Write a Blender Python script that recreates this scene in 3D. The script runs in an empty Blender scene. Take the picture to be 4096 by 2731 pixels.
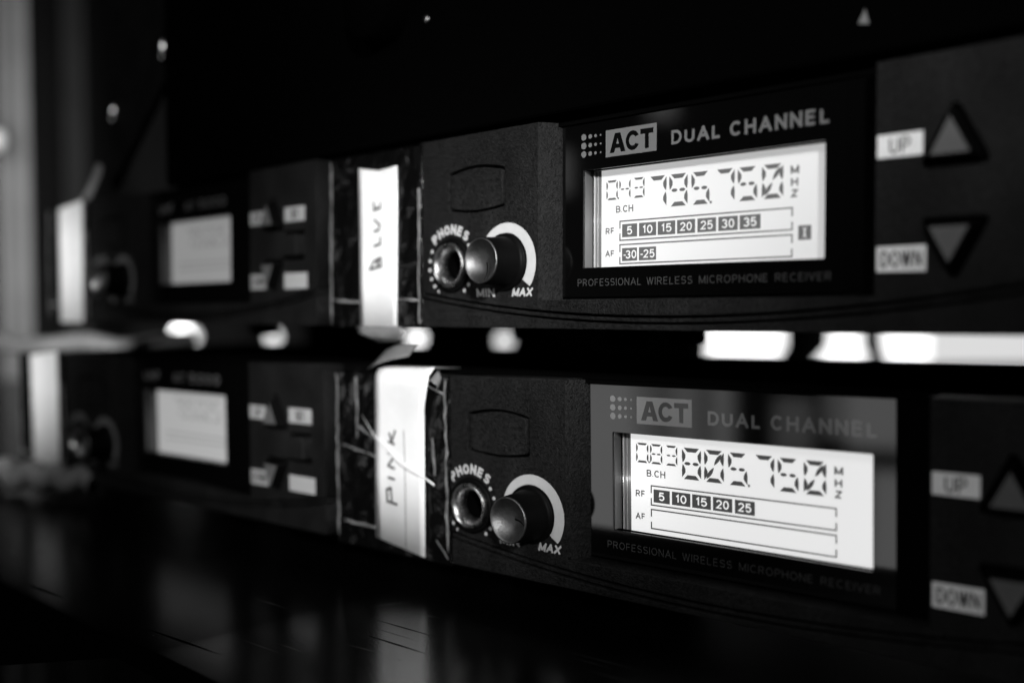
import bpy, bmesh, math, random
from mathutils import Vector, Matrix
random.seed(7)
S = bpy.context.scene
C = S.collection
# ------------------------------------------------------------------ camera (millimetres -> metres, z = 0 is the case floor)
CAM = Vector((131.654, -159.872, 63.74))
RIGHT = Vector((0.72412, 0.68965, -0.00678)); UP = Vector((-0.01623, 0.02687, 0.99951)); BACK = Vector((0.68949, -0.72365, 0.03065))
cd = bpy.data.cameras.new('camera'); cam = bpy.data.objects.new('camera', cd); C.objects.link(cam)
m = Matrix((RIGHT, UP, BACK)).transposed().to_4x4(); m.translation = CAM / 1000
cam.matrix_world = m
cd.sensor_width = 36.0; cd.lens = 35.0; cd.clip_start = 0.005; cd.clip_end = 50
cd.dof.use_dof = True; cd.dof.focus_distance = 0.200; cd.dof.aperture_fstop = 6.6
S.camera = cam
# ------------------------------------------------------------------ world, exposure, lamps
w = bpy.data.worlds.new('World'); S.world = w; w.use_nodes = True
w.node_tree.nodes['Background'].inputs[0].default_value = (.5, .5, .5, 1)
w.node_tree.nodes['Background'].inputs[1].default_value = 0.004
S.view_settings.view_transform = 'Standard'; S.view_settings.look = 'None'
S.view_settings.exposure = 0; S.view_settings.gamma = 1
S.cycles.use_denoising = True; S.cycles.use_adaptive_sampling = False; S.cycles.sample_clamp_indirect = 4; S.cycles.sample_clamp_direct = 12

def lamp(name, loc, target, sx, sy, radiance):
    """rectangular lamp whose face has the given radiance"""
    l = bpy.data.lights.new(name, 'AREA'); l.shape = 'RECTANGLE'; l.size = sx / 1000; l.size_y = sy / 1000
    l.energy = radiance * math.pi * (sx / 1000) * (sy / 1000)
    o = bpy.data.objects.new(name, l); C.objects.link(o)
    loc = Vector(loc) / 1000; o.location = loc
    o.rotation_euler = (Vector(target) / 1000 - loc).to_track_quat('-Z', 'Y').to_euler()
    return o
def polar(org, az, el, r):   # az from -y towards -x
    a, e = math.radians(az), math.radians(el)
    return Vector(org) + r * Vector((-math.sin(a) * math.cos(e), -math.cos(a) * math.cos(e), math.sin(e)))
PC = (30, 0, 35)
def spot(name, loc, target, radius, irr, blend=.5, size=25):
    """added spot: radius of its pool of light at the target, irr = irradiance / pi there"""
    loc, target = Vector(loc) / 1000, Vector(target) / 1000; dv = target - loc
    l = bpy.data.lights.new(name, 'SPOT'); l.energy = irr * math.pi * dv.length ** 2 * 4 * math.pi; l.shadow_soft_size = size / 1000
    l.spot_size = 2 * math.atan(radius / 1000 / dv.length); l.spot_blend = blend
    o = bpy.data.objects.new(name, l); C.objects.link(o); o.location = loc; o.rotation_euler = dv.to_track_quat('-Z', 'Y').to_euler()
    return o
lamp('added_lamp', (-30, -420, 290), (0, 0, 50), 120, 120, 14)  # added fill lamp, out of view, brightens fronts and labels
SR = (430, -420, 255)
spot('added_lamp', SR, (22, 0, 146), 92, 1.1)  # added spot; its cone stops above the lower front to leave that dark
spot('added_lamp', SR, (-58, 0, 50), 66, 1.5, .6)  # added spot, cone narrowed to brighten the near name strips
spot('added_lamp', (-20, -620, 260), (-300, 0, 62), 84, 1.1)  # added spot, aimed to brighten the far name strips
lamp('added_lamp', tuple(CAM + 700 * (-BACK - .75 * RIGHT + .25 * UP)), tuple(CAM + 1150 * (-BACK - .5 * RIGHT)), 200, 400, 9)  # added lamp out of view, put in to brighten the curtains
# low bright openings of the room in front of the case: what the lower glass mirrors
R0 = 1500
for az0, az1, e0, e1, rad in ((30.2, 38.0, -16.5, -3.5, 1.95), (29.0, 30.0, -16.5, -3.5, 1.35), (27.7, 28.7, -16.5, -3.5, .95), (26.3, 27.7, -17, -3.5, 1.3), (25.5, 26.2, -17, -3.5, .7), (24.1, 25.4, -17, -3.5, 1.5),
                              (12.0, 15.9, -20, -9.3, 1.75), (16.2, 19.6, -20, -12.5, .9), (19.3, 21.6, -8.4, -5.0, .8), (12, 17.2, -8.0, -4, 1.75), (17.2, 18.6, -7.4, -4, 1.0), (20.2, 21.6, -11.5, -9.2, .6)):
    c = polar(PC, (az0 + az1) / 2, (e0 + e1) / 2, R0)
    lamp('room_light', c, PC, math.radians(az1 - az0) * R0, math.radians(e1 - e0) * R0, rad)
# two small soft lights the upper glass mirrors
lamp('room_light', polar((0, 0, 95), 41.2, 8.3, R0), (0, 0, 95), 40, 70, 1.0)
lamp('room_light', polar((0, 0, 95), 34.5, 12.4, R0), (0, 0, 95), 45, 45, 1.0)
# ------------------------------------------------------------------ materials
def mat(name, base=.05, rough=.5, metal=0., spec=.5, bump=0., bscale=900., var=0., vscale=60., emis=0., stretch=None, coat=0., stain=0.):
    mt = bpy.data.materials.new(name); mt.use_nodes = True; nt = mt.node_tree; b = nt.nodes['Principled BSDF']
    b.inputs['Base Color'].default_value = (base, base, base, 1); b.inputs['Roughness'].default_value = rough
    b.inputs['Metallic'].default_value = metal; b.inputs['Specular IOR Level'].default_value = spec
    b.inputs['Coat Weight'].default_value = coat; b.inputs['Coat Roughness'].default_value = .08
    if emis:
        b.inputs['Emission Color'].default_value = (1, 1, 1, 1); b.inputs['Emission Strength'].default_value = emis
    if bump or var:
        tc = nt.nodes.new('ShaderNodeTexCoord'); mp = nt.nodes.new('ShaderNodeMapping')
        nt.links.new(tc.outputs['Object'], mp.inputs[0])
        if stretch: mp.inputs['Scale'].default_value = stretch
    if bump:
        n = nt.nodes.new('ShaderNodeTexNoise'); n.inputs['Scale'].default_value = bscale; n.inputs['Detail'].default_value = 3
        nt.links.new(mp.outputs[0], n.inputs['Vector'])
        bp = nt.nodes.new('ShaderNodeBump'); bp.inputs['Strength'].default_value = bump; bp.inputs['Distance'].default_value = .0004
        nt.links.new(n.outputs[0], bp.inputs['Height']); nt.links.new(bp.outputs[0], b.inputs['Normal'])
    if var:
        n = nt.nodes.new('ShaderNodeTexNoise'); n.inputs['Scale'].default_value = vscale; n.inputs['Detail'].default_value = 5; n.inputs['Roughness'].default_value = .65
        nt.links.new(mp.outputs[0], n.inputs['Vector'])
        r = nt.nodes.new('ShaderNodeMapRange'); r.inputs[1].default_value = .3; r.inputs[2].default_value = .7
        r.inputs[3].default_value = base * (1 - var); r.inputs[4].default_value = base * (1 + var)
        nt.links.new(n.outputs[0], r.inputs[0]); nt.links.new(r.outputs[0], b.inputs['Base Color'])
        r2 = nt.nodes.new('ShaderNodeMapRange'); r2.inputs[1].default_value = .3; r2.inputs[2].default_value = .7
        r2.inputs[3].default_value = max(.02, rough * (1 - var * .5)); r2.inputs[4].default_value = min(1, rough * (1 + var * .5))
        nt.links.new(n.outputs[0], r2.inputs[0]); nt.links.new(r2.outputs[0], b.inputs['Roughness'])
    if stain:   # rubbed and greasy patches of the surface
        n2 = nt.nodes.new('ShaderNodeTexNoise'); n2.inputs['Scale'].default_value = 55; n2.inputs['Detail'].default_value = 6; n2.inputs['Roughness'].default_value = .6
        m2 = nt.nodes.new('ShaderNodeMapping'); m2.inputs['Scale'].default_value = (1.6, 1, .7); nt.links.new(tc.outputs['Object'], m2.inputs[0]); nt.links.new(m2.outputs[0], n2.inputs['Vector'])
        r3 = nt.nodes.new('ShaderNodeMapRange'); r3.inputs[1].default_value = .3; r3.inputs[2].default_value = .7; r3.inputs[3].default_value = 1 - stain; r3.inputs[4].default_value = 1 + stain
        mu = nt.nodes.new('ShaderNodeMath'); mu.operation = 'MULTIPLY'
        nt.links.new(n2.outputs[0], r3.inputs[0]); nt.links.new(r3.outputs[0], mu.inputs[0]); nt.links.new(r.outputs[0], mu.inputs[1]); nt.links.new(mu.outputs[0], b.inputs['Base Color'])
    return mt
def tape_material():
    """clear crinkled tape stuck over black: cloudy patches where it has lifted"""
    mt = mat('crinkled clear tape', .004, .2, spec=.5, bump=.7, bscale=320); nt = mt.node_tree; b = nt.nodes['Principled BSDF']
    tc = nt.nodes.new('ShaderNodeTexCoord'); n = nt.nodes.new('ShaderNodeTexNoise'); n.inputs['Scale'].default_value = 120; n.inputs['Detail'].default_value = 7; n.inputs['Roughness'].default_value = .7; n.inputs['Distortion'].default_value = 1.2
    nt.links.new(tc.outputs['Object'], n.inputs['Vector'])
    r = nt.nodes.new('ShaderNodeMapRange'); r.inputs[1].default_value = .56; r.inputs[2].default_value = .85; r.inputs[3].default_value = .002; r.inputs[4].default_value = .09
    nt.links.new(n.outputs[0], r.inputs[0]); nt.links.new(r.outputs[0], b.inputs['Base Color']); return mt
M = dict(
    face=mat('textured black plastic', .0092, .5, spec=.07, bump=.9, bscale=2400, var=.75, vscale=1300, stain=.45),
    seam=mat('dark seam', .001, .95, spec=0.),
    chassis=mat('black painted metal', .0025, .9, spec=0.),
    gloss_print=mat('printed glass', .13, .05, spec=.5), gloss_ink=mat('black printed glass', .003, .05, spec=.5), gloss_dim=mat('dim printed glass', .042, .05, spec=.5),
    glass=mat('black glass', .0015, .05, spec=.5, var=0),
    bezel=mat('matte black bezel', .0015, .9, spec=0.),
    sleeve=mat('grey light guide', .14, .25, spec=.5),
    rim=mat('clear edge', .45, .15, spec=.8),
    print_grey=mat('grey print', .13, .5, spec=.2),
    print_dim=mat('dim grey print', .06, .5, spec=.2),
    print_ink=mat('black print', .006, .4, spec=.2),
    print_white=mat('white print', .42, .55, spec=.2, var=.05, vscale=500),
    sticker=mat('off white sticker', .78, .5, spec=.2, var=.06, vscale=400),
    sticker_grey=mat('grey sticker', .36, .5, spec=.2, var=.06, vscale=400),
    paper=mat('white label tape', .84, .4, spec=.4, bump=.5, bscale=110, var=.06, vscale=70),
    ink=mat('marker ink', .02, .5, spec=.2),
    nickel=mat('worn nickel', .42, .28, 1., bump=.1, bscale=1200, var=.25, vscale=500),
    knob=mat('black rubbery plastic', .002, .5, spec=.05),
    cap=mat('brushed grey cap', .13, .44, 1., bump=.25, bscale=3000, var=.15, vscale=900),
    button=mat('grey button print', .085, .5, spec=.2, var=.1, vscale=300),
    tape=tape_material(),
    tape_edge=mat('clear tape edge', .13, .35, spec=.5, bump=.8, bscale=500, var=.6, vscale=260),
    tape_tail=mat('loose clear tape', .17, .35, spec=.5, bump=.5, bscale=300, var=.35, vscale=90),
    rubber=mat('rubber', .003, .9, spec=0.),
    lit_a=mat('lit display', .4, .4, emis=.45, spec=.2), lit_b=mat('bright lit display', .4, .4, emis=.70, spec=.2),
    lit_c=mat('dim lit display', .12, .3, emis=.24, spec=.2), lit_d=mat('soft lit display', .12, .3, emis=.36, spec=.2),
    seg_a=mat('segment', .03, .5, emis=.115, spec=.1), seg_b=mat('dark segment', .02, .5, emis=.05, spec=.1),
    seg_c=mat('faint segment', .1, .5, emis=.13, spec=.1), seg_d=mat('faint segment b', .1, .5, emis=.19, spec=.1),
)
# ------------------------------------------------------------------ mesh helpers; work space is (u, -v, d) in mm, d towards the viewer
U0, V0, D0 = 8.0, 38.4, 4.4
TO_UNIT = Matrix(((.001, 0, 0, -U0 / 1000), (0, 0, -.001, D0 / 1000), (0, .001, 0, V0 / 1000), (0, 0, 0, 1)))
ident = TO_UNIT
def put(name, mesh, material, parent=None, xf=True, smooth=False):
    if xf: mesh.transform(TO_UNIT)
    if len(mesh.materials): mesh.materials.clear()
    for mm in (material if isinstance(material, (list, tuple)) else [material]): mesh.materials.append(mm)
    if smooth: mesh.shade_smooth()
    o = bpy.data.objects.new(name, mesh); C.objects.link(o)
    if parent: o.parent = parent
    return o
def curve_to_mesh(cu):
    o = bpy.data.objects.new('tmp', cu); C.objects.link(o)
    dg = bpy.context.evaluated_depsgraph_get()
    me = bpy.data.meshes.new_from_object(o.evaluated_get(dg))
    bpy.data.objects.remove(o); bpy.data.curves.remove(cu)
    return me
def plate(polys, d0, d1, bevel=0.):
    """filled outline(s) with holes, (u, v) in mm, between depths d0 and d1"""
    cu = bpy.data.curves.new('c', 'CURVE'); cu.dimensions = '2D'; cu.fill_mode = 'BOTH'
    for p in polys:
        sp = cu.splines.new('POLY'); sp.points.add(len(p) - 1); sp.use_cyclic_u = True
        for q, (u, v) in zip(sp.points, p): q.co = (u, -v, 0, 1)
    cu.extrude = (d1 - d0) / 2 - bevel; cu.bevel_depth = bevel; cu.offset = -bevel; cu.bevel_resolution = 2
    me = curve_to_mesh(cu)
    me.transform(Matrix.Translation((0, 0, (d0 + d1) / 2)))
    return me
def join(meshes, material_index=False):
    bm = bmesh.new()
    for i, me in enumerate(meshes):
        n = len(bm.faces); bm.from_mesh(me); bpy.data.meshes.remove(me)
        bm.faces.ensure_lookup_table()
        if material_index:
            for f in bm.faces[n:]: f.material_index = i
    me = bpy.data.meshes.new('m'); bm.to_mesh(me); bm.free(); return me
def text(s, u0, v0, u1, v1, d, bold=0., shear=0., th=.03, space=1.):
    cu = bpy.data.curves.new('t', 'FONT'); cu.body = s; cu.size = 10; cu.offset = bold; cu.shear = shear; cu.space_character = space
    cu.resolution_u = 3
    me = curve_to_mesh(cu)
    xs = [q.co.x for q in me.vertices]; ys = [q.co.y for q in me.vertices]
    a, b, c_, e = min(xs), max(xs), min(ys), max(ys)
    for q in me.vertices:
        q.co = ((q.co.x - a) / (b - a) * (u1 - u0) + u0, (q.co.y - c_) / (e - c_) * (v1 - v0) - v1, d)
    bm = bmesh.new(); bm.from_mesh(me)
    r = bmesh.ops.extrude_face_region(bm, geom=bm.faces[:])
    bmesh.ops.translate(bm, vec=(0, 0, th), verts=[x for x in r['geom'] if isinstance(x, bmesh.types.BMVert)])
    bmesh.ops.recalc_face_normals(bm, faces=bm.faces[:])
    bm.to_mesh(me); bm.free()
    return me
def arc(cx, cy, rx, ry, a0, a1, n=12): return [(cx + rx * math.cos(math.radians(a0 + (a1 - a0) * i / n)), cy - ry * math.sin(math.radians(a0 + (a1 - a0) * i / n))) for i in range(n + 1)]
# letters as strokes in a box of the given width and height 1 (y down)
GLYPH = {
 'A': (.78, [[(0, 1), (.39, 0)], [(.39, 0), (.78, 1)], [(.14, .68), (.64, .68)]]), 'B': (.66, [[(0, 0), (0, 1)], [(0, 0)] + arc(.36, .24, .26, .24, 90, -90) + [(0, .48)], [(.3, .48)] + arc(.38, .74, .28, .26, 90, -90) + [(0, 1)]]),
 'C': (.74, [arc(.38, .5, .38, .5, 42, 318, 20)]), 'D': (.70, [[(0, 0), (0, 1)], [(0, 0), (.28, 0)] + arc(.3, .5, .40, .5, 88, -88, 16) + [(.28, 1), (0, 1)]]),
 'E': (.58, [[(.58, 0), (0, 0), (0, 1), (.58, 1)], [(0, .48), (.53, .48)]]), 'F': (.55, [[(.55, 0), (0, 0), (0, 1)], [(0, .49), (.48, .49)]]),
 'H': (.68, [[(0, 0), (0, 1)], [(.68, 0), (.68, 1)], [(0, .48), (.68, .48)]]), 'I': (.0, [[(0, 0), (0, 1)]]), 'L': (.54, [[(0, 0), (0, 1), (.54, 1)]]),
 'M': (.82, [[(0, 1), (0, 0)], [(.0, 0), (.41, .98)], [(.41, .98), (.82, 0)], [(.82, 0), (.82, 1)]]), 'N': (.68, [[(0, 1), (0, 0)], [(0, 0), (.68, 1)], [(.68, 1), (.68, 0)]]),
 'O': (.80, [arc(.4, .5, .4, .5, 90, 450, 28)]), 'P': (.60, [[(0, 0), (0, 1)], [(0, 0)] + arc(.32, .27, .28, .27, 90, -90) + [(0, .54)]]),
 'R': (.66, [[(0, 0), (0, 1)], [(0, 0)] + arc(.34, .26, .28, .26, 90, -90) + [(0, .52)], [(.34, .52), (.64, 1)]]),
 'S': (.62, [arc(.31, .25, .29, .25, 25, 265, 14) + arc(.31, .74, .31, .26, 88, -155, 14)]), 'T': (.64, [[(0, 0), (.64, 0)], [(.32, 0), (.32, 1)]]),
 'U': (.66, [[(0, 0), (0, .66)] + arc(.33, .67, .33, .33, 180, 360, 14) + [(.66, .66), (.66, 0)]]), 'V': (.72, [[(0, 0), (.36, 1)], [(.36, 1), (.72, 0)]]),
 'W': (1.0, [[(0, 0), (.25, 1)], [(.25, 1), (.5, 0)], [(.5, 0), (.75, 1)], [(.75, 1), (1, 0)]]), 'X': (.68, [[(0, 0), (.68, 1)], [(.68, 0), (0, 1)]]), 'Z': (.62, [[(0, 0), (.62, 0), (0, 1), (.62, 1)]]),
 '0': (.52, [arc(.26, .5, .26, .5, 90, 450, 24)]), '1': (.24, [[(0, .22), (.2, 0), (.2, 1)]]), '2': (.52, [arc(.26, .28, .26, .28, 170, -35, 12) + [(0, 1), (.54, 1)]]),
 '3': (.52, [arc(.25, .25, .24, .25, 160, -90, 12), arc(.25, .74, .27, .26, 90, -160, 12)]), '5': (.52, [[(.5, 0), (.08, 0), (.03, .46)] + arc(.25, .68, .27, .32, 130, -150, 14)]), '.': (.05, [[(.0, .9), (.0, 1.0)]])}
def stroke(path, wd):
    """outline of a polyline of width wd with mitred corners"""
    P = [Vector(p) for p in path]; closed = (P[0] - P[-1]).length < 1e-6
    if closed: P = P[:-1]
    N = len(P); L_, R_ = [], []
    for i in range(N):
        a = P[i - 1] if (i or closed) else None; b = P[(i + 1) % N] if (i < N - 1 or closed) else None
        t1 = (P[i] - a).normalized() if a is not None else None; t2 = (b - P[i]).normalized() if b is not None else None
        if t1 is None: t1 = t2
        if t2 is None: t2 = t1
        n1, n2 = Vector((-t1.y, t1.x)), Vector((-t2.y, t2.x)); n = n1 + n2
        n = n.normalized() if n.length > 1e-4 else n1
        k = wd / 2 / max(.45, n.dot(n1))
        L_.append(tuple(P[i] + n * k)); R_.append(tuple(P[i] - n * k))
    return [L_, R_] if closed else [L_ + R_[::-1]]
def words(s, u0, v0, u1, v1, d, wd=.12, gap=.2, th=.02, shear=0.):
    """lettering from strokes, wd as a fraction of the cap height, fitted to the box"""
    H = v1 - v0; k = H * (1 - wd); adv = []; x = wd / 2
    for ch in s: adv.append(x); x += GLYPH[ch][0] + wd + gap
    total = x - gap - wd / 2; sx = (u1 - u0) / (total * k); out = []; i = 0
    for ch, x in zip(s, adv):
        for st in GLYPH[ch][1]:
            pts = [(u0 + (x + p[0]) * k * sx + shear * (v1 - v0 - wd * H / 2 - p[1] * k), v0 + wd * H / 2 + p[1] * k) for p in st]
            if st[0][1] in (0, 1) and len(st) == 2:    # straight strokes reach the cap line and the base line
                a, b = Vector(pts[0]), Vector(pts[-1]); t = (b - a).normalized() * wd * H / 2
                if abs(t.y) > .3 * abs(t.x): pts = [tuple(a - t) if st[0][1] in (0, 1) else pts[0], tuple(b + t) if st[-1][1] in (0, 1) else pts[-1]]
            out.append(plate(stroke(pts, wd * H), d, d + th + .0015 * (i % 5))); i += 1
    return join(out)
def heavy_act(u0, v0, u1, v1, d):
    """the three heavy letters of the logo as outlines"""
    k = (v1 - v0); X = lambda pts, a, b: [(a + (b - a) * x, v0 + k * y) for x, y in pts]; W = u1 - u0
    A = [X([(0, 1), (.33, 0), (.67, 0), (1, 1), (.71, 1), (.645, .78), (.355, .78), (.29, 1)], u0, u0 + .37 * W), X([(.42, .56), (.5, .27), (.58, .56)], u0, u0 + .37 * W)]
    a0, a1 = u0 + .375 * W, u0 + .69 * W; cx, rx = (a0 + a1) / 2, (a1 - a0) / 2
    Cc = [[(cx + rx * math.cos(math.radians(t)), v0 + k * (.5 - .5 * math.sin(math.radians(t)))) for t in range(28, 333, 8)] + [(cx + rx * .5 * math.cos(math.radians(t)), v0 + k * (.5 - .27 * math.sin(math.radians(t)))) for t in range(326, 33, -8)]]
    T = [X([(0, 0), (1, 0), (1, .26), (.65, .26), (.65, 1), (.35, 1), (.35, .26), (0, .26)], u0 + .71 * W, u1)]
    return join([plate(q, d, d + .006) for q in (A, Cc, T)])
def box(u0, v0, d0, u1, v1, d1, bevel=0.):
    bm = bmesh.new(); bmesh.ops.create_cube(bm, size=1)
    for q in bm.verts: q.co = ((q.co.x + .5) * (u1 - u0) + u0, -((.5 - q.co.y) * (v1 - v0) + v0), (q.co.z + .5) * (d1 - d0) + d0)
    if bevel: bmesh.ops.bevel(bm, geom=bm.edges[:], offset=bevel, segments=2, profile=.7, affect='EDGES')
    me = bpy.data.meshes.new('b'); bm.to_mesh(me); bm.free(); return me
def circle(cu, cv, r, n=48): return [(cu + r * math.cos(2 * math.pi * i / n), cv - r * math.sin(2 * math.pi * i / n)) for i in range(n)]
def lathe(cu, cv, prof, n=64, cap_first=False, cap_last=False):
    """profile of (radius, depth)"""
    bm = bmesh.new(); rings = []
    for r, d in prof:
        rings.append([bm.verts.new((cu + r * math.cos(2 * math.pi * i / n), -cv + r * math.sin(2 * math.pi * i / n), d)) for i in range(n)])
    for a, b in zip(rings, rings[1:]):
        for i in range(n): bm.faces.new((a[i], a[(i + 1) % n], b[(i + 1) % n], b[i]))
    if cap_first: bm.faces.new(rings[0][::-1])
    if cap_last: bm.faces.new(rings[-1])
    bmesh.ops.recalc_face_normals(bm, faces=bm.faces[:])
    me = bpy.data.meshes.new('l'); bm.to_mesh(me); bm.free(); me.shade_smooth(); return me
def rounded(pts, r, n=6):
    out = []
    N = len(pts)
    for i in range(N):
        p, a, b = Vector(pts[i]), Vector(pts[i - 1]), Vector(pts[(i + 1) % N])
        d1, d2 = (a - p).normalized(), (b - p).normalized()
        ang = d1.angle(d2); t = r / math.tan(ang / 2)
        p1, p2 = p + d1 * t, p + d2 * t
        for k in range(n + 1):
            s = k / n; out.append(tuple((p1 * (1 - s) + p * s) * (1 - s) + (p * (1 - s) + p2 * s) * s))
    return out
def ribbon(path, width, d, th=.04):
    """hand drawn stroke on a label: quads along a path in (u, v)"""
    ms = []
    for (a, b) in zip(path, path[1:]):
        a, b = Vector(a), Vector(b); t = (b - a).normalized(); n = Vector((-t.y, t.x)) * width / 2; e = t * width * .35
        ms.append(plate([[tuple(a - e + n), tuple(b + e + n), tuple(b + e - n), tuple(a - e - n)]], d, d + th * (1 + .1 * len(ms))))
    return join(ms)
def strip(rows, th=.12):
    """a bent strip: rows of (point left, point right) in (u, v, d); given thickness along d"""
    bm = bmesh.new(); vs = []
    for k, pts in enumerate(rows):
        row = []; n = 8; m = len(pts) - 1
        for i in range(n + 1):
            q = min(int(i / n * m), m - 1); p = Vector(pts[q]).lerp(Vector(pts[q + 1]), i / n * m - q); row.append(bm.verts.new((p.x, -p.y, p.z)))
        vs.append(row)
    for a, b in zip(vs, vs[1:]):
        for i in range(len(a) - 1): bm.faces.new((a[i], b[i], b[i + 1], a[i + 1]))
    bmesh.ops.recalc_face_normals(bm, faces=bm.faces[:])
    bmesh.ops.solidify(bm, geom=bm.faces[:], thickness=th)
    bmesh.ops.recalc_face_normals(bm, faces=bm.faces[:])
    me = bpy.data.meshes.new('s'); bm.to_mesh(me); bm.free(); me.shade_smooth(); return me
# ------------------------------------------------------------------ the two tiers of receivers: where each front stands
def conv(a): return Vector((a[0], a[2], -a[1]))
TIER = {'U': (((.9999926, -.00385, .00010), (.00385, .999972, .006386), (-.000128, -.006386, .99998)), (-131.654, -28.780, 159.8716)),
        'L': (((.998199, .00188, -.059962), (-.002212, .999983, -.005462), (.059951, .005585, .998186)), (-124.542, 24.740, 160.172))}
FAR = {'U': (.7675, -180.9, -.09, -.79), 'L': (.664, -180.2, -1.05, -.47)}
def unit_matrix(tier, far):
    R, P = TIER[tier]; R = Matrix(R); P = Vector(P)
    a, du, dv, dd = (math.radians(FAR[tier][0]),) + FAR[tier][1:] if far else (0, 0, 0, 0)
    c, s = math.cos(a), math.sin(a)
    L = Matrix(((c, 0, s), (0, 1, 0), (-s, 0, c))); T = Vector((du, dv, dd))
    RR = R @ L; PP = P + R @ T
    base = PP + RR @ Vector((U0, V0, -D0))
    ex, ey, ez = conv(RR.col[0]), conv(RR.col[2]), -conv(RR.col[1])
    mw = Matrix((ex, ey, ez)).transposed().to_4x4(); mw.translation = (conv(base) + CAM) / 1000
    return mw
def thing(name, label, cat, mw=None, group=None):
    o = bpy.data.objects.new(name, None); o.empty_display_size = .01; C.objects.link(o)
    if mw is not None: o.matrix_world = mw
    o['label'] = label; o['category'] = cat
    if group: o['group'] = group
    return o
def tag(o, label, cat, group=None):
    o['label'] = label; o['category'] = cat
    if group: o['group'] = group
    return o
def structure(o): o['kind'] = 'structure'; return o
# ------------------------------------------------------------------ digits of the liquid crystal read-out
def leaf(a, b, w, n=5):
    a, b = Vector(a), Vector(b); t = b - a; nn = Vector((-t.y, t.x)).normalized() * w / 2
    return [tuple(a + t * (i / n) + nn * math.sin(math.pi * i / n)) for i in range(n + 1)] + [tuple(a + t * (i / n) - nn * math.sin(math.pi * i / n)) for i in range(n - 1, 0, -1)]
SEG = {'0': 'abcdef', '1': 'bc', '2': 'abged', '3': 'abgcd', '4': 'fgbc', '5': 'afgcd', '6': 'afgecd', '7': 'abc', '8': 'abcdefg', '9': 'abcdfg'}
def digit(ch, u0, v0, u1, v1, th, slash):
    W, H = u1 - u0, v1 - v0; out = []
    P = lambda x, y: (u0 + x, v0 + y)
    g = .05 * W
    side = lambda x, y, sx, sy: P(x if sx > 0 else W - x, y if sy > 0 else H - y)
    for s in SEG[ch]:
        if s in 'ad':
            sy = 1 if s == 'a' else -1
            out.append([side(.10 * W, 0, 1, sy), side(.90 * W, 0, 1, sy), side(.90 * W - th, th * 1.05, 1, sy), side(.10 * W + th, th * 1.05, 1, sy)])
        elif s in 'bcef':
            sx = 1 if s in 'ef' else -1; sy = 1 if s in 'bf' else -1
            pts = [(0.01 * W, .05 * H), (th * .75, .05 * H + th * .9), (th * 1.02, .22 * H), (th * .98, .33 * H), (th * .55, .43 * H), (th * .2, .475 * H), (0, .3 * H)]
            out.append([side(x, y, sx, sy) for x, y in pts])
        elif s == 'g':
            for k in (.29, .71):
                out.append([P(k * W + .16 * W * math.cos(t * .6283), .5 * H + th * .42 * math.sin(t * .6283)) for t in range(10)])
    if ch == '0' and slash:
        out.append(leaf(P(.50 * W, .47 * H), P(.88 * W, .09 * H), th * 1.0)); out.append(leaf(P(.50 * W, .53 * H), P(.12 * W, .91 * H), th * 1.0))
    return out
def rect(a, b, c, d): return [(a, b), (c, b), (c, d), (a, d)]
def fit_digits(s, cells, th, slash, d):
    return [plate([p], d, d + .03) for ch, (a, b, c, e) in zip(s, cells) for p in digit(ch, a, b, c, e, th, slash)]
SMALL = [(3.65, 2.15, 6.6, 6.15), (6.98, 2.17, 9.84, 6.18), (10.45, 2.17, 13.3, 6.18)]
BIG = [(14.3, 2.3, 18.6, 8.5), (19.2, 2.32, 23.5, 8.55), (24.3, 2.4, 28.4, 8.6), (29.6, 2.4, 33.8, 8.6), (34.4, 2.5, 38.5, 8.7), (39.4, 2.52, 43.7, 8.7)]
BARS = [(7.75, 11.5), (12.0, 16.15), (16.55, 20.65), (21.1, 25.2), (25.75, 29.85), (30.36, 34.5), (34.91, 39.2)]

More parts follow.
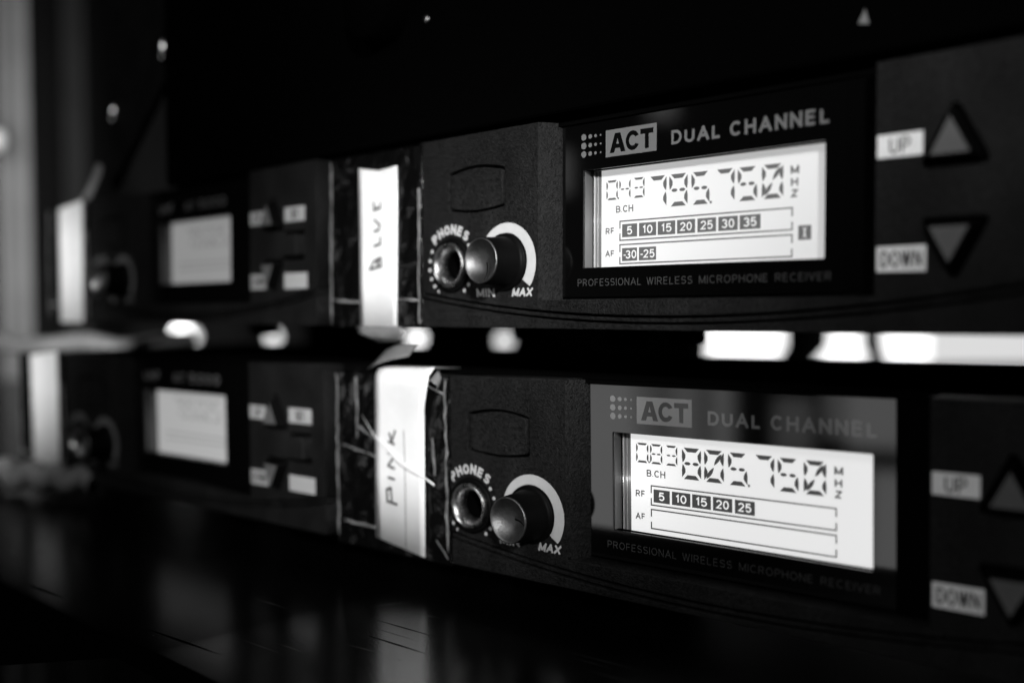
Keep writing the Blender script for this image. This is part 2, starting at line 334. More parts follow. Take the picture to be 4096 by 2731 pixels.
G1 = lambda u: 29.8 - .00120 * (u - 22) ** 2       # the smile shaped groove of the front
def receiver(tier, far, label, o):
    """one half width receiver; o = options"""
    root = thing('wireless_receiver', label, 'receiver', unit_matrix(tier, far), 'wireless microphone receivers stacked in two tiers')
    LW = o['lcd_w']; L0, L1 = -46.2, 96.5
    us = [L0 + (L1 - L0) * i / 48 for i in range(49)]
    # --- body: front plates split by the two grooves, recess slopes
    oval = [(-35.6 + 16.8 * i / 12, -2.0 - 1.15 * math.sin(math.pi * i / 12)) for i in range(13)] + [(-18.8 - 16.8 * i / 12, 5.9 + .8 * math.sin(math.pi * i / 12)) for i in range(13)]
    oval = rounded([oval[0]] + oval[2:11:2] + [oval[12], oval[13]] + oval[15:24:2] + [oval[25]], .6, 3)
    cen = Vector((-27.2, 1.9)); grow = lambda k: [tuple(cen + (Vector(p) - cen) * Vector((1 + k / 8.4, 1)).x if False else (cen.x + (p[0] - cen.x) * (1 + 1.7 * k / 8.4), cen.y + (p[1] - cen.y) * (1 + k / 4.5))) for p in oval]
    triU = rounded([(76.1, -3.4), (81.6, 7.1), (70.6, 7.1)], 1.1); triD = rounded([(76.1, 25.0), (70.6, 14.7), (81.6, 14.7)], 1.1)
    sq = rounded(rect(o['sq'] - .6, 7.4, o['sq'] + 9.4, 15.2), 1.2)
    top = [(L0, -10.5), (-8.5, -10.5), (-8.5, 26.55), (63.8, 26.55), (63.8, -10.5), (L1, -10.5)] + [(u, G1(u)) for u in us[::-1]]
    inner = [(u, G1(u) + .5) for u in us] + [(u, G1(u) + 1.25) for u in us[::-1]]
    lip = [(u, G1(u) + 1.7) for u in us] + [(L1, 32.6)] + rounded([(L1, 32.6), (L0, 32.6), (L0, 20)], 1.6)[7:14]
    hole = [triU, triD] + ([sq] if o['sq'] < 90 else [])
    pl = [plate([top, grow(.28), circle(-35.3, 18.5, 6.3)] + hole, -2, 4.4, .18), plate([grow(-.22)], -2, 4.3, .15), plate([inner], -2, 4.25, .12), plate([lip], -2, 4.4, .22)]
    bm = bmesh.new()
    for q in (((-8.55, 10.5, 4.35), (-5.75, 10.5, -.3), (-5.75, -26.6, -.3), (-8.55, -26.6, 4.35)),):
        bm.faces.new([bm.verts.new(p) for p in q])
    me = bpy.data.meshes.new('q'); bm.to_mesh(me); bm.free(); pl.append(me)
    body = put('body', join(pl), M['face'], root)
    ch = put('chassis', join([box(-80, -10.3, -96, 96.3, 32.3, -5.5), box(L0 + .2, -10.4, -5.5, -8.5, 32.5, -2.05), box(63.8, -10.4, -5.5, L1 - .2, 32.5, -2.05), box(-8.4, 27, -5.5, 63.7, 32.5, -2.05)]), M['chassis'], root)
    for u in (-34, 83):
        for dd in (-90, -60):
            put('foot', lathe(u, 0, [(0.01, 0), (5, 0), (5.5, .5), (5.5, 5.3), (5, 5.8), (.01, 5.8)], 24), M['rubber'], root, xf=False)
            f = C.objects[-1]; f.data.transform(Matrix.Translation(((u - U0) / 1000 - u / 1000, (D0 - dd) / 1000, 0)) @ Matrix.Diagonal((.001, .001, .001, 1)))
    # --- the black glass with its print, and the display behind its window
    win = rounded(rect(0, 0, LW, 20), .25, 3)
    pan = put('display_panel', join([plate([rounded(rect(-5.6, -9.6, 57.2, 26.0), .2, 2), win], -.55, 0, .06), box(-8.4, -9.7, -2.0, 0, 26.5, -.62), box(LW, -9.7, -2.0, 57.1, 26.5, -.62), box(57.0, -9.7, -2.0, 63.7, 26.5, .12), box(0, -9.7, -2, LW, 0, -.62), box(0, 20, -2, LW, 26.5, -.62), box(-8.4, -10.5, -2.6, 63.7, -9.72, .6)], True), [M['glass']] + [M['bezel']] * 6, root)
    if not far:
        dots = [plate([circle(x, y, r, 20)], .005, .03) for x, r in ((.14, .66), (1.83, .47), (3.22, .34), (4.55, .2)) for y in (-6.82, -5.05, -3.32)]
        put('logo_plate', join(dots + [plate([rect(5.88, -7.5, 18.37, -2.12)], .005, .03)]), M['gloss_print'], pan)
        put('lettering', heavy_act(6.9, -6.72, 17.6, -2.85, .032), M['gloss_ink'], pan)
        put('lettering', join([words('DUAL', 21.8, -5.53, 32.7, -2.85, .005, wd=.2, gap=.26), words('CHANNEL', 34.6, -5.53, 54.0, -2.85, .005, wd=.2, gap=.26)]), M['gloss_print'], pan)
        put('lettering', join([words(t, a, 22.3, b, 23.78, .005, wd=.115, gap=.22) for t, a, b in (('PROFESSIONAL', -1.41, 14.84), ('WIRELESS', 16.08, 26.7), ('MICROPHONE', 28.15, 42.5), ('RECEIVER', 43.9, 54.4))]), M['gloss_dim'], pan)
    else:
        put('lettering', join([words('UHF', 0.2, -6.0, 9.8, -2.9, .005, wd=.2), words('ACT', 17.5, -5.8, 24, -3.0, .005, wd=.14), words('5000', 26.5, -5.9, 43, -3.0, .005, wd=.17)]), M['gloss_print'], pan)
    dsp = put('display', plate([rounded(rect(2.37, -.6, LW + 1.8, 20.9), .2, 2)], -3.6, -3.1), M[o['lit']], root)
    g = [plate([rect(-.3, -1.0, LW + 2.2, 21.3), rect(.06, -.3, LW + 1.6, 20.6)], -3.0, -.58), plate([rect(.5, -.6, 2.33, 20.9)], -3.6, -3.05)]
    put('light_guide', join(g), M['sleeve'], dsp)
    put('guide_edge', join([box(.72, -.2, -3.0, .86, 20.4, -2.6), box(1.5, -.2, -3.0, 1.62, 20.4, -2.9), box(.9, -.28, -3.0, LW + 1, -.02, -2.5)]), M['rim'], dsp)
    if not far:   # the strip of lamps that feeds the light guide from its left edge
        ll = bpy.data.lights.new('backlight', 'AREA'); ll.shape = 'RECTANGLE'; ll.size = .0008; ll.size_y = .018; ll.energy = o['led'] * math.pi * ll.size * ll.size_y
        lo = bpy.data.objects.new('backlight', ll); C.objects.link(lo); lo.parent = dsp
        lo.matrix_local = TO_UNIT @ Matrix.Translation((.95, -10, -1.6)) @ Matrix.Diagonal((1000, 1000, 1000, 1)) @ Vector((.75, 0, -.66)).to_track_quat('-Z', 'Y').to_matrix().to_4x4()
    d = -3.07
    sg = M[o['seg']]
    if not far:
        put('readout', join(fit_digits(o['small'], SMALL, .40, False, d) + fit_digits(o['big'], BIG, .80, True, d) + [plate([rect(6.62, 5.75, 6.9, 6.1)], d, d + .03), plate([rect(28.45, 8.15, 28.9, 8.6)], d, d + .03)]), sg, dsp)
        def frame(v0, v1):
            t = .27; out = []
            for (a, b, c, e) in ((7.06, v0, 45.6, v0 + t), (7.06, v1 - t, 45.6, v1)): out.append(rect(a, b, c, e))
            mid = (v0 + v1) / 2 + .05
            for x in (7.06, 45.6 - t):
                out.append(rect(x, v0 + t + .01, x + t, mid - .5)); out.append(rect(x, mid + .5, x + t, v1 - t - .01))
            return out
        put('meter_frame', join([plate([p], d, d + .03) for p in frame(10.5, 14.65) + frame(15.28, 19.4)]), sg, dsp)
        nums = ['5', '10', '15', '20', '25', '30', '35'][:o['rf']]
        put('level_bar', join([plate([rect(a, 11.28, b, 13.92)], d, d + .03) for a, b in BARS[:o['rf']]] + [plate([rect(a, 16.13, b, 18.75)], d, d + .03) for a, b in BARS[:o['af']]] + ([plate([rect(46.67, 13.86, 49.14, 16.42)], d, d + .03)] if o['one'] else [])), sg, dsp)
        def num(s, a, b, v0, v1):
            c = (a + b) / 2; wd = .68 * len(s) * (1.15 if s[0] == '-' else 1); wd = wd - (.12 if s[0] == '1' else 0)
            return words(s, c - wd, v0, c + wd, v1, d + .035, wd=.17, gap=.12, th=.006)
        nn = [num(s, *BARS[i], 11.75, 13.45) for i, s in enumerate(nums)]
        for i, s in enumerate(['30', '25'][:o['af']]):
            nn.append(num(s, BARS[i][0] + .75, BARS[i][1], 16.6, 18.3)); nn.append(plate([rect(BARS[i][0] + .4, 17.45, BARS[i][0] + .95, 17.7)], d + .035, d + .045))
        if o['one']: nn.append(join([plate([rect(47.75, 14.4, 48.05, 15.9)], d + .035, d + .045), plate([rect(47.5, 14.36, 48.3, 14.5)], d + .036, d + .046), plate([rect(47.5, 15.8, 48.3, 15.94)], d + .036, d + .046)]))
        put('bar_numerals', join(nn), M[o['lit']], dsp)
        put('lettering', join([words('B.CH', 6.15, 7.45, 10.5, 8.85, d, wd=.17, gap=.14), words('RF', 3.5, 11.8, 5.75, 13.15, d, wd=.18), words('AF', 3.45, 16.45, 5.75, 17.75, d, wd=.18),
                              words('M', 45.1, 3.2, 46.75, 4.65, d, wd=.24), words('H', 45.15, 5.4, 46.6, 6.8, d, wd=.24), words('Z', 45.2, 7.4, 46.55, 8.8, d, wd=.24)]), sg, dsp)
    else:
        k = LW / 52.5
        f = lambda c: tuple((c[0] * k, c[1], c[2] * k, c[3]))
        put('readout', join(fit_digits('7950', [f(c) for c in BIG[:4]], .7, False, d) + fit_digits('25', [f(c) for c in BIG[4:]], .7, False, d)), sg, dsp)
        put('meter_frame', join([plate([rect(7, 13.2, 41, 13.6)], d, d + .03), plate([rect(7, 15.2, 41, 15.6)], d, d + .03)]), sg, dsp)
    # --- headphone socket with its ring of printed dots
    jk = put('headphone_jack', lathe(-35.3, 18.5, [(6.25, 4.0), (6.2, 4.75), (5.7, 5.0), (5.15, 4.9), (5.1, 4.5)]), M['knob'], root, smooth=True)
    put('collar', lathe(-35.3, 18.5, [(5.1, 4.6), (5.0, 5.5), (4.75, 5.75), (4.45, 5.7), (3.9, 5.0), (3.3, 3.6), (3.2, 2.5)]), M['nickel'], jk)
    put('bore', lathe(-35.3, 18.5, [(3.22, 2.6), (3.2, -1.9), (.01, -1.9)]), M['seam'], jk)
    pw = M['print_white'] if not far else M['print_grey']  # far print set darker in its colour to imitate dimmer light
    let = []
    for i, s in enumerate('PHONES'):
        a = math.radians(131 - 15.6 * i); t = words(s, -.85, -1.1, .85, 1.1, 4.41, wd=.24)
        t.transform(Matrix.Translation((-35.3 + 8.15 * math.cos(a), -18.5 + 8.15 * math.sin(a), 0)) @ Matrix.Rotation(a - math.pi / 2, 4, 'Z')); let.append(t)
    for a, r in ((152, .42), (170, .45), (187, .47), (204, .44), (220, .42), (234, .3), (37, .42), (19, .4), (1, .4), (-20, .4), (-38, .46), (-53, .42)):
        let.append(plate([circle(-35.3 + 7.25 * math.cos(math.radians(a)), 18.5 - 7.25 * math.sin(math.radians(a)), r, 16)], 4.41, 4.44))
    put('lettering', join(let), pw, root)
    # --- volume knob over its printed crescent
    kc = (-18.0, 18.3)
    cres = []
    for i in range(41):
        t = i / 40; a = math.radians(222 - 260 * t); r = 6.75 + 2.2 * t ** .38; cres.append((kc[0] + r * math.cos(a), min(kc[1] - r * math.sin(a), 23.62)))
    for i in range(41):
        t = 1 - i / 40; a = math.radians(222 - 260 * t); cres.append((kc[0] + 6.3 * math.cos(a), min(kc[1] - 6.3 * math.sin(a), 23.60)))
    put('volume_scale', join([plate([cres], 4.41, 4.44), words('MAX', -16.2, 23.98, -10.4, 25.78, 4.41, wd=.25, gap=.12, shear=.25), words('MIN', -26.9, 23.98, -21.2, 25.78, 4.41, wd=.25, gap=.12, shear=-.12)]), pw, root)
    kn = put('volume_knob', lathe(*kc, [(6.2, 4.3), (6.2, 5.0), (5.95, 5.2), (5.55, 5.25), (5.35, 6), (4.92, 11.6), (4.84, 11.9)], 80), M['knob'], root)
    put('cap', lathe(*kc, [(4.86, 11.85), (4.84, 12.1), (4.68, 12.25), (4.5, 12.2), (4.2, 11.9), (3.8, 11.5), (3.3, 11.05), (2.3, 10.4), (1.2, 10.08), (.02, 10.0)], 80), M['cap'], kn)
    a = math.radians(o['turn']); dx, dy = -math.sin(a), math.cos(a)
    def ridge(w0, w1, up): return strip([((kc[0] + dx * r - dy * w0, kc[1] - dy * r - dx * w0, d_ + up), (kc[0] + dx * r - dy * w1, kc[1] - dy * r - dx * w1, d_ + up)) for r, d_ in ((.3, 10.02), (1.2, 10.1), (2.3, 10.42), (3.3, 11.08), (3.8, 11.52), (4.2, 11.92))], .06)
    put('pointer', join([ridge(-.2, .16, .10), ridge(.2, .5, .22)], True), [M['seam'], M['cap']], kn)
    # --- keys and their stickers
    for nm, tri, hub in (('up_button', triU, (76.1, 3.6)), ('down_button', triD, (76.1, 18.1))):
        hb = Vector(hub); sc = lambda k, p: tuple(hb + (Vector(p) - hb) * k)
        sharp = [(76.1, -3.4), (81.6, 7.1), (70.6, 7.1)] if nm == 'up_button' else [(76.1, 25.0), (70.6, 14.7), (81.6, 14.7)]
        bm = bmesh.new(); lo = rounded([sc(.84, p) for p in sharp], .7); hi = rounded([sc(.60, p) for p in sharp], .35)
        n = len(lo); rows = [[bm.verts.new((p[0], -p[1], dd)) for p in pp] for pp, dd in ((lo, -1.9), (lo, 4.2), (hi, 6.7))]
        for a, b in zip(rows, rows[1:]):
            for i in range(n): bm.faces.new((a[i], a[(i + 1) % n], b[(i + 1) % n], b[i]))
        bm.faces.new(rows[-1]); bmesh.ops.recalc_face_normals(bm, faces=bm.faces[:])
        me = bpy.data.meshes.new('k'); bm.to_mesh(me); bm.free()
        bt = put(nm, me, M['knob'], root)
        put('key_cap', plate([rounded([sc(.53, p) for p in sharp], .12, 3)], 6.68, 6.78, .03), M['button'], bt)
    for s, a, b, c, e, tw in (('UP', 64.1, 1.2, 71.3, 4.83, (66.1, 1.75, 69.3, 4.3)), ('DOWN', 64.15, 18.78, 71.96, 22.79, (64.9, 19.5, 71.3, 22.1))):
        st = put('key_label', plate([rect(a, b, c, e)], 4.41, 4.45), M['sticker' if not far else 'sticker_grey'], root)
        put('lettering', words(s, *tw, 4.455, wd=.13, gap=.24), M['print_ink'], st)
    q = o['sq']
    if q < 90:
        st = put('key_label', plate([rect(q, 1.0, q + 9.6, 4.9)], 4.41, 4.45), M['sticker_grey'], root)
        put('lettering', words('SET', q + 3.2, 1.7, q + 6.4, 4.2, 4.455, wd=.17), M['print_ink'], st)
        put('key_label', plate([rect(q - .3, 18.7, q + 10.6, 22.9)], 4.41, 4.45), M['sticker_grey'], root)
        bt = put('square_button', plate([rounded(rect(q + .6, 8.5, q + 7.6, 14.2), .8)], -1.9, 6.0, .5), M['face'], root)
    # --- left end: taped block with the hand written name strip
    tb = o.get('tape_right', -45.0)
    bl = put('end_block', box(-80.0, -9.6, -2.5, -46.6, 32.2, 3.9, .5), M['chassis'], root)
    tp = put('tape_wrap', box(-80.6, -10.1, -30, tb, 32.9, 4.75, .35), M['tape'], root)
    bm = bmesh.new(); bm.from_mesh(tp.data); bmesh.ops.subdivide_edges(bm, edges=bm.edges[:], cuts=14, use_grid_fill=True)
    for v in bm.verts:
        r = .00022
        v.co += Vector((random.uniform(-r, r) * .6, random.uniform(-r, r), random.uniform(-r, r) * .6))
    bm.to_mesh(tp.data); bm.free()
    ed = []
    for (a, b, c, e) in o['edges']:
        nseg = max(2, int((abs(c - a) + abs(e - b)) / 2)); pts = []
        for i in range(nseg + 1):
            t = i / nseg; pts.append((a + (c - a) * t + random.uniform(-.18, .18), b + (e - b) * t + random.uniform(-.18, .18), 4.95 + random.uniform(0, .25)))
        dx, dy = c - a, e - b; L_ = math.hypot(dx, dy); nx, ny = -dy / L_, dx / L_
        rows = []
        for (x, y, z) in pts:
            wd = random.uniform(.12, .42); rows.append(((x - nx * wd, y - ny * wd, z), (x + nx * wd, y + ny * wd, z + .1)))
        ed.append(strip(rows, .08))
    put('tape_edges', join(ed), M['tape_edge'], tp)
    for k, rows in enumerate(o['tails']): put('loose_tape_end', strip(rows, .1), M['tape_tail'], tp, smooth=True)
    if o.get('glint'): put('painted_glint', strip(o['glint'], .05), M['paper'], tp, smooth=True)  # highlight across the strip, painted as a paper-white ribbon
    nl = put('name_strip', strip(o['strip'], .14), M['paper'], root)
    if o['ink']: put('handwriting', join([ribbon(p, .55, o['ink_d']) for p in o['ink']]), M['ink'], nl)
    if o.get('crease'): put('fold_line', ribbon(o['crease'], .2, o['ink_d']), M['print_grey'], nl)
    return root
D1 = 5.15
blue_ink = [ # letters run upwards; (u, v)
    [(-63.7, 18.6), (-59.2, 17.9)], [(-63.7, 18.6), (-62.0, 16.6), (-61.0, 16.3), (-60.6, 17.9)], [(-60.6, 17.9), (-60.3, 16.0), (-59.4, 15.9), (-59.2, 17.9)],
    [(-62.0, 12.9), (-59.6, 12.5), (-59.5, 10.9)], [(-61.9, 9.3), (-60.2, 9.1), (-59.7, 7.9), (-61.8, 6.5)],
    [(-62.0, 4.2), (-59.6, 3.8)], [(-62.0, 4.2), (-62.1, 2.2)], [(-60.9, 4.0), (-60.9, 2.4)], [(-59.6, 3.8), (-59.4, 2.0)]]
pink_ink = [
    [(-61.5, 20.4), (-58.2, 20.8)], [(-61.5, 20.4), (-61.6, 17.6), (-60.2, 17.0), (-59.9, 20.4)], [(-61.0, 14.6), (-58.9, 14.9)],
    [(-58.9, 12.3), (-61.0, 11.8), (-58.7, 9.3), (-60.9, 8.8)], [(-58.8, 6.5), (-60.7, 6.0)], [(-60.4, 4.0), (-59.6, 5.9), (-58.4, 3.3)]]
common_edges = [(-79.9, -9.5, -79.9, 32.0), (-79, 26.0, -68, 26.6), (-54, 26.0, -46, 26.2), (-45.6, 0, -45.6, 31.8)]
far_strip = [((-70.5, -9.6, D1), (-49.5, -11.2, D1)), ((-70.2, 10, D1), (-49.5, 10, D1)), ((-70, 32.9, D1), (-49.8, 32.9, D1))]
receiver('U', False, 'black wireless receiver of the upper tier with a white strip marked BLUE', dict(
    lcd_w=53.1, led=3, lit='lit_a', seg='seg_a', small='043', big='795750', rf=7, af=2, one=True, sq=86.9, turn=197, edges=common_edges,
    strip=[((-68.0, -6.6, D1 + .3), (-60.5, -5.4, D1), (-53.2, -5.9, D1 + .3)), ((-68.1, 0, D1 + .2), (-60.5, 0, D1 + .45), (-53.3, 0, D1 + .1)), ((-68.0, 10, D1 + .1), (-53.5, 10, D1)), ((-68.0, 22, D1), (-53.5, 22, D1 + .15)), ((-67.9, 32.8, D1), (-53.8, 32.6, D1))],
    ink=blue_ink, ink_d=D1 + .28, tails=[[((-70, 32.6, 5.0), (-52, 32.6, 5.2)), ((-68, 34.4, 5.6), (-50, 34.2, 5.4)), ((-62, 36.6, 4.0), (-54, 36.2, 4.6))]]))
receiver('L', False, 'black wireless receiver of the lower tier with a white strip marked PINK', dict(
    lcd_w=53.1, led=9, lit='lit_b', seg='seg_b', small='083', big='805750', rf=5, af=0, one=False, sq=86.9, turn=-98, tape_right=-41.2,
    edges=[(-79.9, -9.5, -79.9, 31), (-72.5, -9, -72.5, 6), (-72, 3, -66, 6), (-78, 8, -66, 10), (-78.5, 27, -66, 27.5), (-48, -8, -42.2, -6), (-46.5, 4, -45.6, 13), (-42.2, -9, -42.0, 30), (-45.6, 27.5, -42, 31.5)],
    strip=[((-65.5, -11.3, -7), (-48.5, -11.3, -7)), ((-65.2, -11.6, 2), (-47.6, -11.8, 2)), ((-65.0, -11.2, 4.6), (-45.0, -12.2, 5.4)), ((-65.0, -9.6, 5.6), (-44.9, -10.4, 7.6)), ((-65.2, -7, 5.7), (-45.6, -7.4, 7.6)), ((-65.3, -3, D1 + .35), (-47.6, -3, D1 + 1.4)), ((-65.6, 4, D1 + .2), (-48.6, 4, D1 + .5)), ((-65.9, 14, D1 + .1), (-48.9, 14, D1 + .3)), ((-66.1, 29.7, D1 + .1), (-49.1, 32.2, D1 + .3))],
    ink=pink_ink, ink_d=D1 + .42, crease=[(-55.9, -8), (-55.4, 4), (-55.2, 16), (-55.3, 31.2)],
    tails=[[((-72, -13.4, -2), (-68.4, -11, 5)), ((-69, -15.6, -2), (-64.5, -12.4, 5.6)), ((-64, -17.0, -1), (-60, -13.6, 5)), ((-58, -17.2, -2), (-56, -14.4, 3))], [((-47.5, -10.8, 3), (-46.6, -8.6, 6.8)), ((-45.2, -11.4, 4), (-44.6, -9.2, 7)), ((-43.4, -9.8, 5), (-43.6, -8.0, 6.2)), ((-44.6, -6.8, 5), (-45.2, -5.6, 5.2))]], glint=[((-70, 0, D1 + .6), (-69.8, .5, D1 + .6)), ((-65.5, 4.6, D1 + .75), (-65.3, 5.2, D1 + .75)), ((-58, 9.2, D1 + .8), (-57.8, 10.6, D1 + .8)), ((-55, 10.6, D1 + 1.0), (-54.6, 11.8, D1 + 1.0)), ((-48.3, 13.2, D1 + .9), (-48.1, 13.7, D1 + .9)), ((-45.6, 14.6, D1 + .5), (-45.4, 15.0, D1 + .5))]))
receiver('U', True, 'black wireless receiver of the upper tier, farther one with a square lit display', dict(
    lcd_w=45.5, lit='lit_c', seg='seg_c', small='', big='', rf=0, af=0, one=False, sq=81.6, turn=200, edges=common_edges, strip=far_strip, ink=[], ink_d=D1,
    tails=[[((-52, -11, 5), (-49.5, -9, 5)), ((-47, -15.5, 4), (-43.5, -12.5, 4)), ((-44, -21, 3), (-40, -18, 3)), ((-40.5, -24, 3), (-36.5, -22, 3))]]))
receiver('L', True, 'black wireless receiver of the lower tier, farther one standing on the case floor', dict(
    lcd_w=45.5, lit='lit_d', seg='seg_d', small='', big='', rf=0, af=0, one=False, sq=81.6, turn=205, edges=common_edges, strip=far_strip, ink=[], ink_d=D1, tails=[]))

# ------------------------------------------------------------------ the black unit above and the case round it
def wbox(name, x0, y0, z0, x1, y1, z1, material, bevel=0., parent=None):
    bm = bmesh.new(); bmesh.ops.create_cube(bm, size=1)
    for q in bm.verts: q.co = (((q.co.x + .5) * (x1 - x0) + x0) / 1000, ((q.co.y + .5) * (y1 - y0) + y0) / 1000, ((q.co.z + .5) * (z1 - z0) + z0) / 1000)
    if bevel: bmesh.ops.bevel(bm, geom=bm.edges[:], offset=bevel / 1000, segments=3, profile=.6, affect='EDGES')
    me = bpy.data.meshes.new('b'); bm.to_mesh(me); bm.free()
    return put(name, me, material, parent, xf=False)
dev_m = mat('black enamel', .0008, .8, spec=0., bump=.1, bscale=900)
chrome = mat('chrome', .7, .12, 1.)
dv = thing('rack_amplifier', 'plain black unit resting above the two receivers', 'amplifier', Matrix.Translation((-.02, 0, .1035)))
def wpart(o, parent):   # world placed mesh under an unrotated thing
    o.parent = parent; o.matrix_parent_inverse = parent.matrix_world.inverted(); return o
bpy.context.view_layer.update()
wpart(wbox('body', -169, -4.4, 104.2, 130, 190, 190, dev_m, 1.2), dv)
def px(x, y, z):  # a point seen at (x, y) of the photograph, z mm away along the view
    return CAM + z * (-BACK + RIGHT * ((x - 1176) / 2286.5) - UP * ((y - 784) / 2286.5))
def wlathe(name, x, y, z, prof, material, parent, n=32, tall=1.):
    me = lathe(0, 0, prof, n); me.transform(Matrix.Translation((x / 1000, y / 1000, z / 1000)) @ Matrix.Rotation(math.pi / 2, 4, 'X') @ Matrix.Diagonal((.001, .001 * tall, .001, 1)))
    return wpart(put(name, me, material, None, xf=False), parent)
wlathe('control_knob', -58, -4.4, 137, [(9, 0), (8.6, 6), (7.6, 7), (.02, 7)], dev_m, dv, 48)
wlathe('screw', -43.1, -4.4, 131.4, [(1.0, 0), (.9, .4), (.02, .5)], M['nickel'], dv, 16)
wpart(put('indicator_mark', (lambda me: (me.transform(Matrix.Translation((0.0618, -.0045, 0.1103)) @ Matrix.Rotation(math.pi / 2, 4, 'X') @ Matrix.Diagonal((.001, .001, .001, 1))), me)[1])(plate([[(-.9, .9), (.9, 1.3), (.2, -1.2)]], 0, .05)), M['print_grey'], None, xf=False), dv)

# slanted side panel of the case beyond the black unit, with two bolts
pn = thing('case_side_panel', 'dark slanted panel at the end of the case with two shiny bolts', 'case panel', Matrix.Translation((-.19, .004, .10)))
bpy.context.view_layer.update()
me = plate([[(-226, -24), (-172, -68), (-172, -190), (-226, -190)]], -3, 0, .3)
me.transform(Matrix.Translation((0, .004, .0850 + .0)) @ Matrix.Rotation(math.pi / 2, 4, 'X') @ Matrix.Diagonal((.001, .001, .001, 1)))
wpart(put('panel', me, mat('scuffed black laminate', .0025, .7, spec=.1, var=.4, vscale=90), None, xf=False), pn)
for (x, z, r) in ((-183.5, 152, 1.9), (-221, 136, 1.7)):
    wlathe('bolt', x, 3.9, z, [(r, 0), (r, 1.2), (r * .7, 2.0), (.02, 2.3)], chrome, pn, 20, 2.4)

# ------------------------------------------------------------------ setting: case floor, room floor, wall, drapes, lit windows
floor_m = mat('black case floor', .0010, .2, spec=.3, bump=.05, bscale=1500, var=.2, vscale=50)
def sheet(name, x0, y0, x1, y1, z0, z1, material): return structure(wbox(name, x0, y0, z0, x1, y1, z1, material))
me = plate([[(-900, -420), (700, -420), (700, 72), (-62, 72), (-112, 142), (-900, 142)]], -5, 0)
me.transform(Matrix.Diagonal((.001, .001, .001, 1))); tbl = structure(put('tabletop', me, floor_m, None, xf=False))
nt = floor_m.node_tree; b = nt.nodes['Principled BSDF']; tc = nt.nodes.new('ShaderNodeTexCoord'); sx = nt.nodes.new('ShaderNodeSeparateXYZ'); mr = nt.nodes.new('ShaderNodeMapRange')
mr.inputs[1].default_value = -.046; mr.inputs[2].default_value = -.026; mr.inputs[3].default_value = .02; mr.inputs[4].default_value = .38   # gloss cut at the far end and front to suppress reflections
nt.links.new(tc.outputs['Object'], sx.inputs[0]); nt.links.new(sx.outputs[0], mr.inputs[0]); my = nt.nodes.new('ShaderNodeMapRange'); my.inputs[1].default_value = -.074; my.inputs[2].default_value = -.052; mm2 = nt.nodes.new('ShaderNodeMath'); mm2.operation = 'MULTIPLY'
nt.links.new(sx.outputs[1], my.inputs[0]); nt.links.new(my.outputs[0], mm2.inputs[0]); nt.links.new(mr.outputs[0], mm2.inputs[1]); nt.links.new(mm2.outputs[0], b.inputs['Specular IOR Level'])
bm = bmesh.new(); bm.from_mesh(tbl.data)
for f in bm.faces:
    if abs(f.normal.z) < .5: f.material_index = 1
def score(x0, y0, x1, y1, wd, k):
    a, b = Vector((x0, y0)), Vector((x1, y1)); t = (b - a); n = Vector((-t.y, t.x)).normalized() * wd / 2
    bm.faces.new([bm.verts.new((p.x / 1000, p.y / 1000, .00004)) for p in (a, (a + b) / 2 - n, b, (a + b) / 2 + n)]).material_index = k
for q in ((-24.5, -39.0, -6.5, -38.0, .55, 1), (-31.5, -31.6, -11.0, -30.3, .28, 1), (-22, -45, -13, -43.4, .2, 2), (-38.5, -27, -34.5, -18.2, .22, 2), (-31.4, -24, -21, -21.6, .22, 2), (-61, -66.7, -34, -64.3, .7, 1), (-115, -70.2, -94, -69, .9, 1), (10.5, -19.6, 29.5, -18.0, .12, 2), (14, -21.5, 24, -20.6, .1, 2), (20, -24.5, 32, -23.6, .1, 2), (-28, -35.2, -14, -34.4, .18, 2)): score(*q)
for i in range(26):
    y = random.uniform(-68, -14); x = random.uniform(-200, 60); L_ = random.choice((1, 1.5, 5, 12)) * random.uniform(.6, 1.4); score(x, y, x + L_, y + L_ * .05, random.uniform(.08, .2), 2)
bm.to_mesh(tbl.data); bm.free()
tbl.data.materials.append(M['seam']); tbl.data.materials.append(M['print_dim'])
structure(wbox('floor', -6000, -6000, -760, 6000, 6000, -740, mat('dark room floor', .01, .7, var=.3, vscale=3)))
structure(wbox('back_wall', -4200, 2600, -740, 4000, 2640, 2200, mat('dark wall', .004, .9, spec=.05, var=.3, vscale=4)))
def drape(name, x0, x1, Z, base, label, folds, amp, top=-900, bot=1400, cat='curtain'):
    """a hanging length of cloth between two columns of the view, Z mm away, with real folds"""
    a, b = px(x0, 784, Z), px(x1, 784, Z); t = (b - a); t.z = 0; n = Vector((t.y, -t.x, 0)).normalized()
    bm = bmesh.new(); N = folds * 10; cols = []
    for i in range(N + 1):
        s = i / N; p = a + t * s + n * amp * math.sin(2 * math.pi * folds * s) ; p2 = p + n * 3
        cols.append([bm.verts.new((p.x / 1000, p.y / 1000, z / 1000)) for z in (-700, 60, 900)])
    for c0, c1 in zip(cols, cols[1:]):
        for k in range(2): bm.faces.new((c0[k], c1[k], c1[k + 1], c0[k + 1]))
    bmesh.ops.recalc_face_normals(bm, faces=bm.faces[:]); bmesh.ops.solidify(bm, geom=bm.faces[:], thickness=.002)
    me = bpy.data.meshes.new('d'); bm.to_mesh(me); bm.free(); me.shade_smooth()
    return tag(put(name, me, mat(name + ' cloth', base, .9, spec=.1, var=.12, vscale=14), None, xf=False), label, cat)
drape('hanging_curtain', 6, 72, 1150, .30, 'pale curtain hanging at the left edge behind the case', 1, 12)
drape('hanging_curtain', -160, 700, 1500, .022, 'dark grey curtain behind the pale one', 4, 18)
drape('hanging_curtain', 158, 204, 1300, .10, 'narrow mid grey length of curtain beside the case panel', 1, 8)
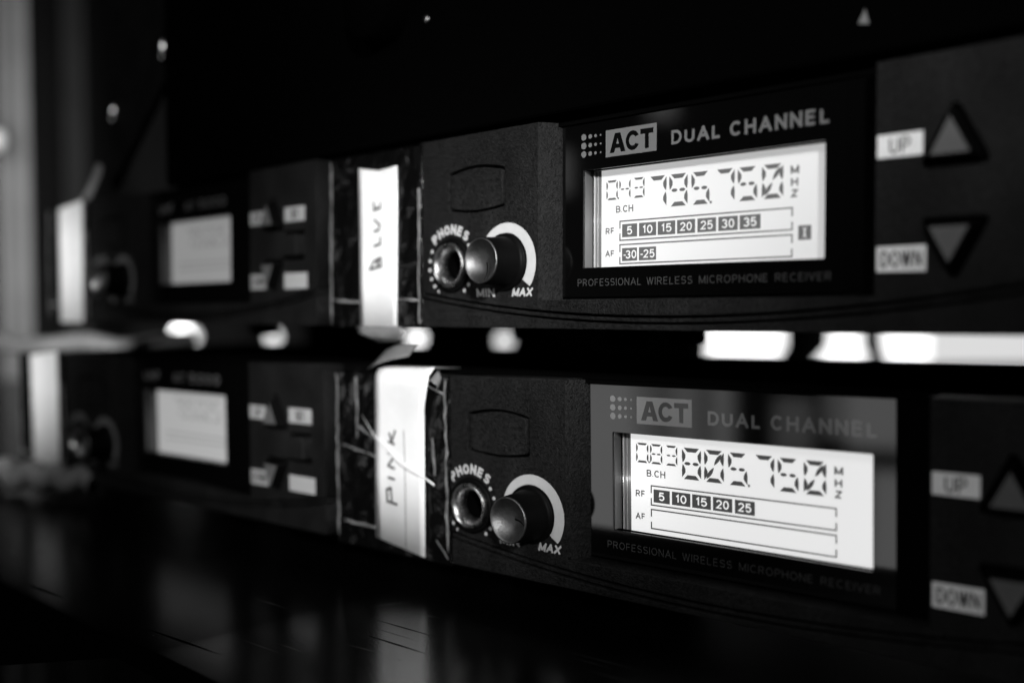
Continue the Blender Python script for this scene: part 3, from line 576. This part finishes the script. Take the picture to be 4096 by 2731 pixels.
glow = mat('lit pane', .8, .5, emis=1.9); glow2 = mat('dim lit pane', .8, .5, emis=.68)
def window(x0, x1, Z, panes, label):
    """a lit window of the room behind, its sill below the tier gap"""
    a, b = px(x0, 838, Z), px(x1, 838, Z); t = (b - a); t.z = 0; L_ = t.length; t.normalize()
    mw = Matrix((t, Vector((-t.y, t.x, 0)), Vector((0, 0, 1)))).transposed().to_4x4(); mw.translation = Vector((a.x, a.y, a.z)) / 1000
    o = thing('lit_window', label, 'window', mw, 'lit windows of the room behind the case')
    fr = wbox('frame', -14, 10, -30, L_ + 14, 30, 420, M['chassis'], 0, o)
    for (a0, a1, b0, b1, g) in panes:   # slanted panes: left and right edge at the sill, then 28 mm higher
        e = lambda q0, q1: (L_ * q1 + (L_ * (q1 - q0)) * 12, -400 + 28) if False else (L_ * q1, -28)
        pts = [(L_ * a0 + 5, 0), (L_ * a0, -5), e(a0, b0), (L_ * b0, -400), (L_ * b1, -400), e(a1, b1), (L_ * a1, -6), (L_ * a1 - 6, 0)]
        me = plate([pts], 0, 6)
        me.transform(Matrix.Rotation(math.pi / 2, 4, 'X') @ Matrix.Diagonal((.001, .001, .001, 1)))
        put('pane', me, g, o, xf=False)
    return o
window(1622, 1800, 1500, [(0, .88, .02, 1, glow)], 'single lit window pane behind the gap, left of the double one')
window(1872, 2420, 1500, [(0, .215, .06, .188, glow), (.305, .47, .283, .47, glow), (.471, 1, .471, 1, glow2)], 'wide lit window of two panes behind the gap')
for (x, y, Z, r, e, lab) in ((-14, 322, 1100, 11, .35, 'dim bulb at the left edge in front of the pale curtain'), (418, 770, 1300, 13, 6, 'brightest round bulb, glowing below the far lit display'), (440, 772, 1320, 10, 1.2, 'dim bulb touching the brightest one'), (628, 773, 1300, 9, 1.6, 'bulb glowing beside the loose tape in the gap'), (958, 776, 1300, 10, 2.6, 'bulb glowing just under the BLUE strip'), (1158, 782, 1300, 11, 1.1, 'soft bulb alone in the gap under the headphone jack')):
    p = px(x, y, Z); bm = bmesh.new(); bmesh.ops.create_uvsphere(bm, u_segments=20, v_segments=12, radius=r / 1000)
    me = bpy.data.meshes.new('s'); bm.to_mesh(me); bm.free()
    root = thing('hanging_bulb', lab, 'light bulb', Matrix.Translation(p / 1000), 'small bulbs glowing in the dark room')
    put('globe', me, mat('bulb glass', .8, .3, emis=e), root, xf=False, smooth=True)
    me = lathe(0, 0, [(r * .45, r * .8), (r * .45, r * 1.9), (1.5, r * 2.0), (1.5, 600)], 12); me.transform(Matrix.Diagonal((.001, .001, .001, 1)))
    put('flex', me, M['rubber'], root, xf=False)
# ------------------------------------------------------------------ pale cables at the far end of the case
def cable(name, pts, r, label, base=.3):
    cu = bpy.data.curves.new('c', 'CURVE'); cu.dimensions = '3D'; cu.bevel_depth = r / 1000; cu.bevel_resolution = 4; cu.resolution_u = 6
    sp = cu.splines.new('BEZIER'); sp.bezier_points.add(len(pts) - 1)
    for b, p in zip(sp.bezier_points, pts): b.co = Vector(p) / 1000; b.handle_left_type = b.handle_right_type = 'AUTO'
    me = curve_to_mesh(cu)
    return tag(put(name, me, mat('pale cable jacket', base, .4, var=.7, vscale=26), None, xf=False, smooth=True), label, 'cable')
cable('coiled_cable', [tuple(px(x, y, z)) for x, y, z in ((-80, 1040, 372), (-30, 1095, 366), (14, 1072, 362), (40, 1104, 354), (75, 1078, 352), (100, 1106, 347), (128, 1086, 346), (158, 1108, 341), (190, 1092, 340), (222, 1110, 336))], 3.8, 'pale cable loops lying in front of the lowest white strip', .17)
cable('loose_cable', [tuple(px(x, y, z)) for x, y, z in ((-80, 740, 470), (20, 790, 450), (110, 795, 440), (200, 786, 430), (290, 800, 425), (350, 790, 440), (430, 780, 480))], 4.2, 'pale cable passing through the gap between both far receivers', .17)
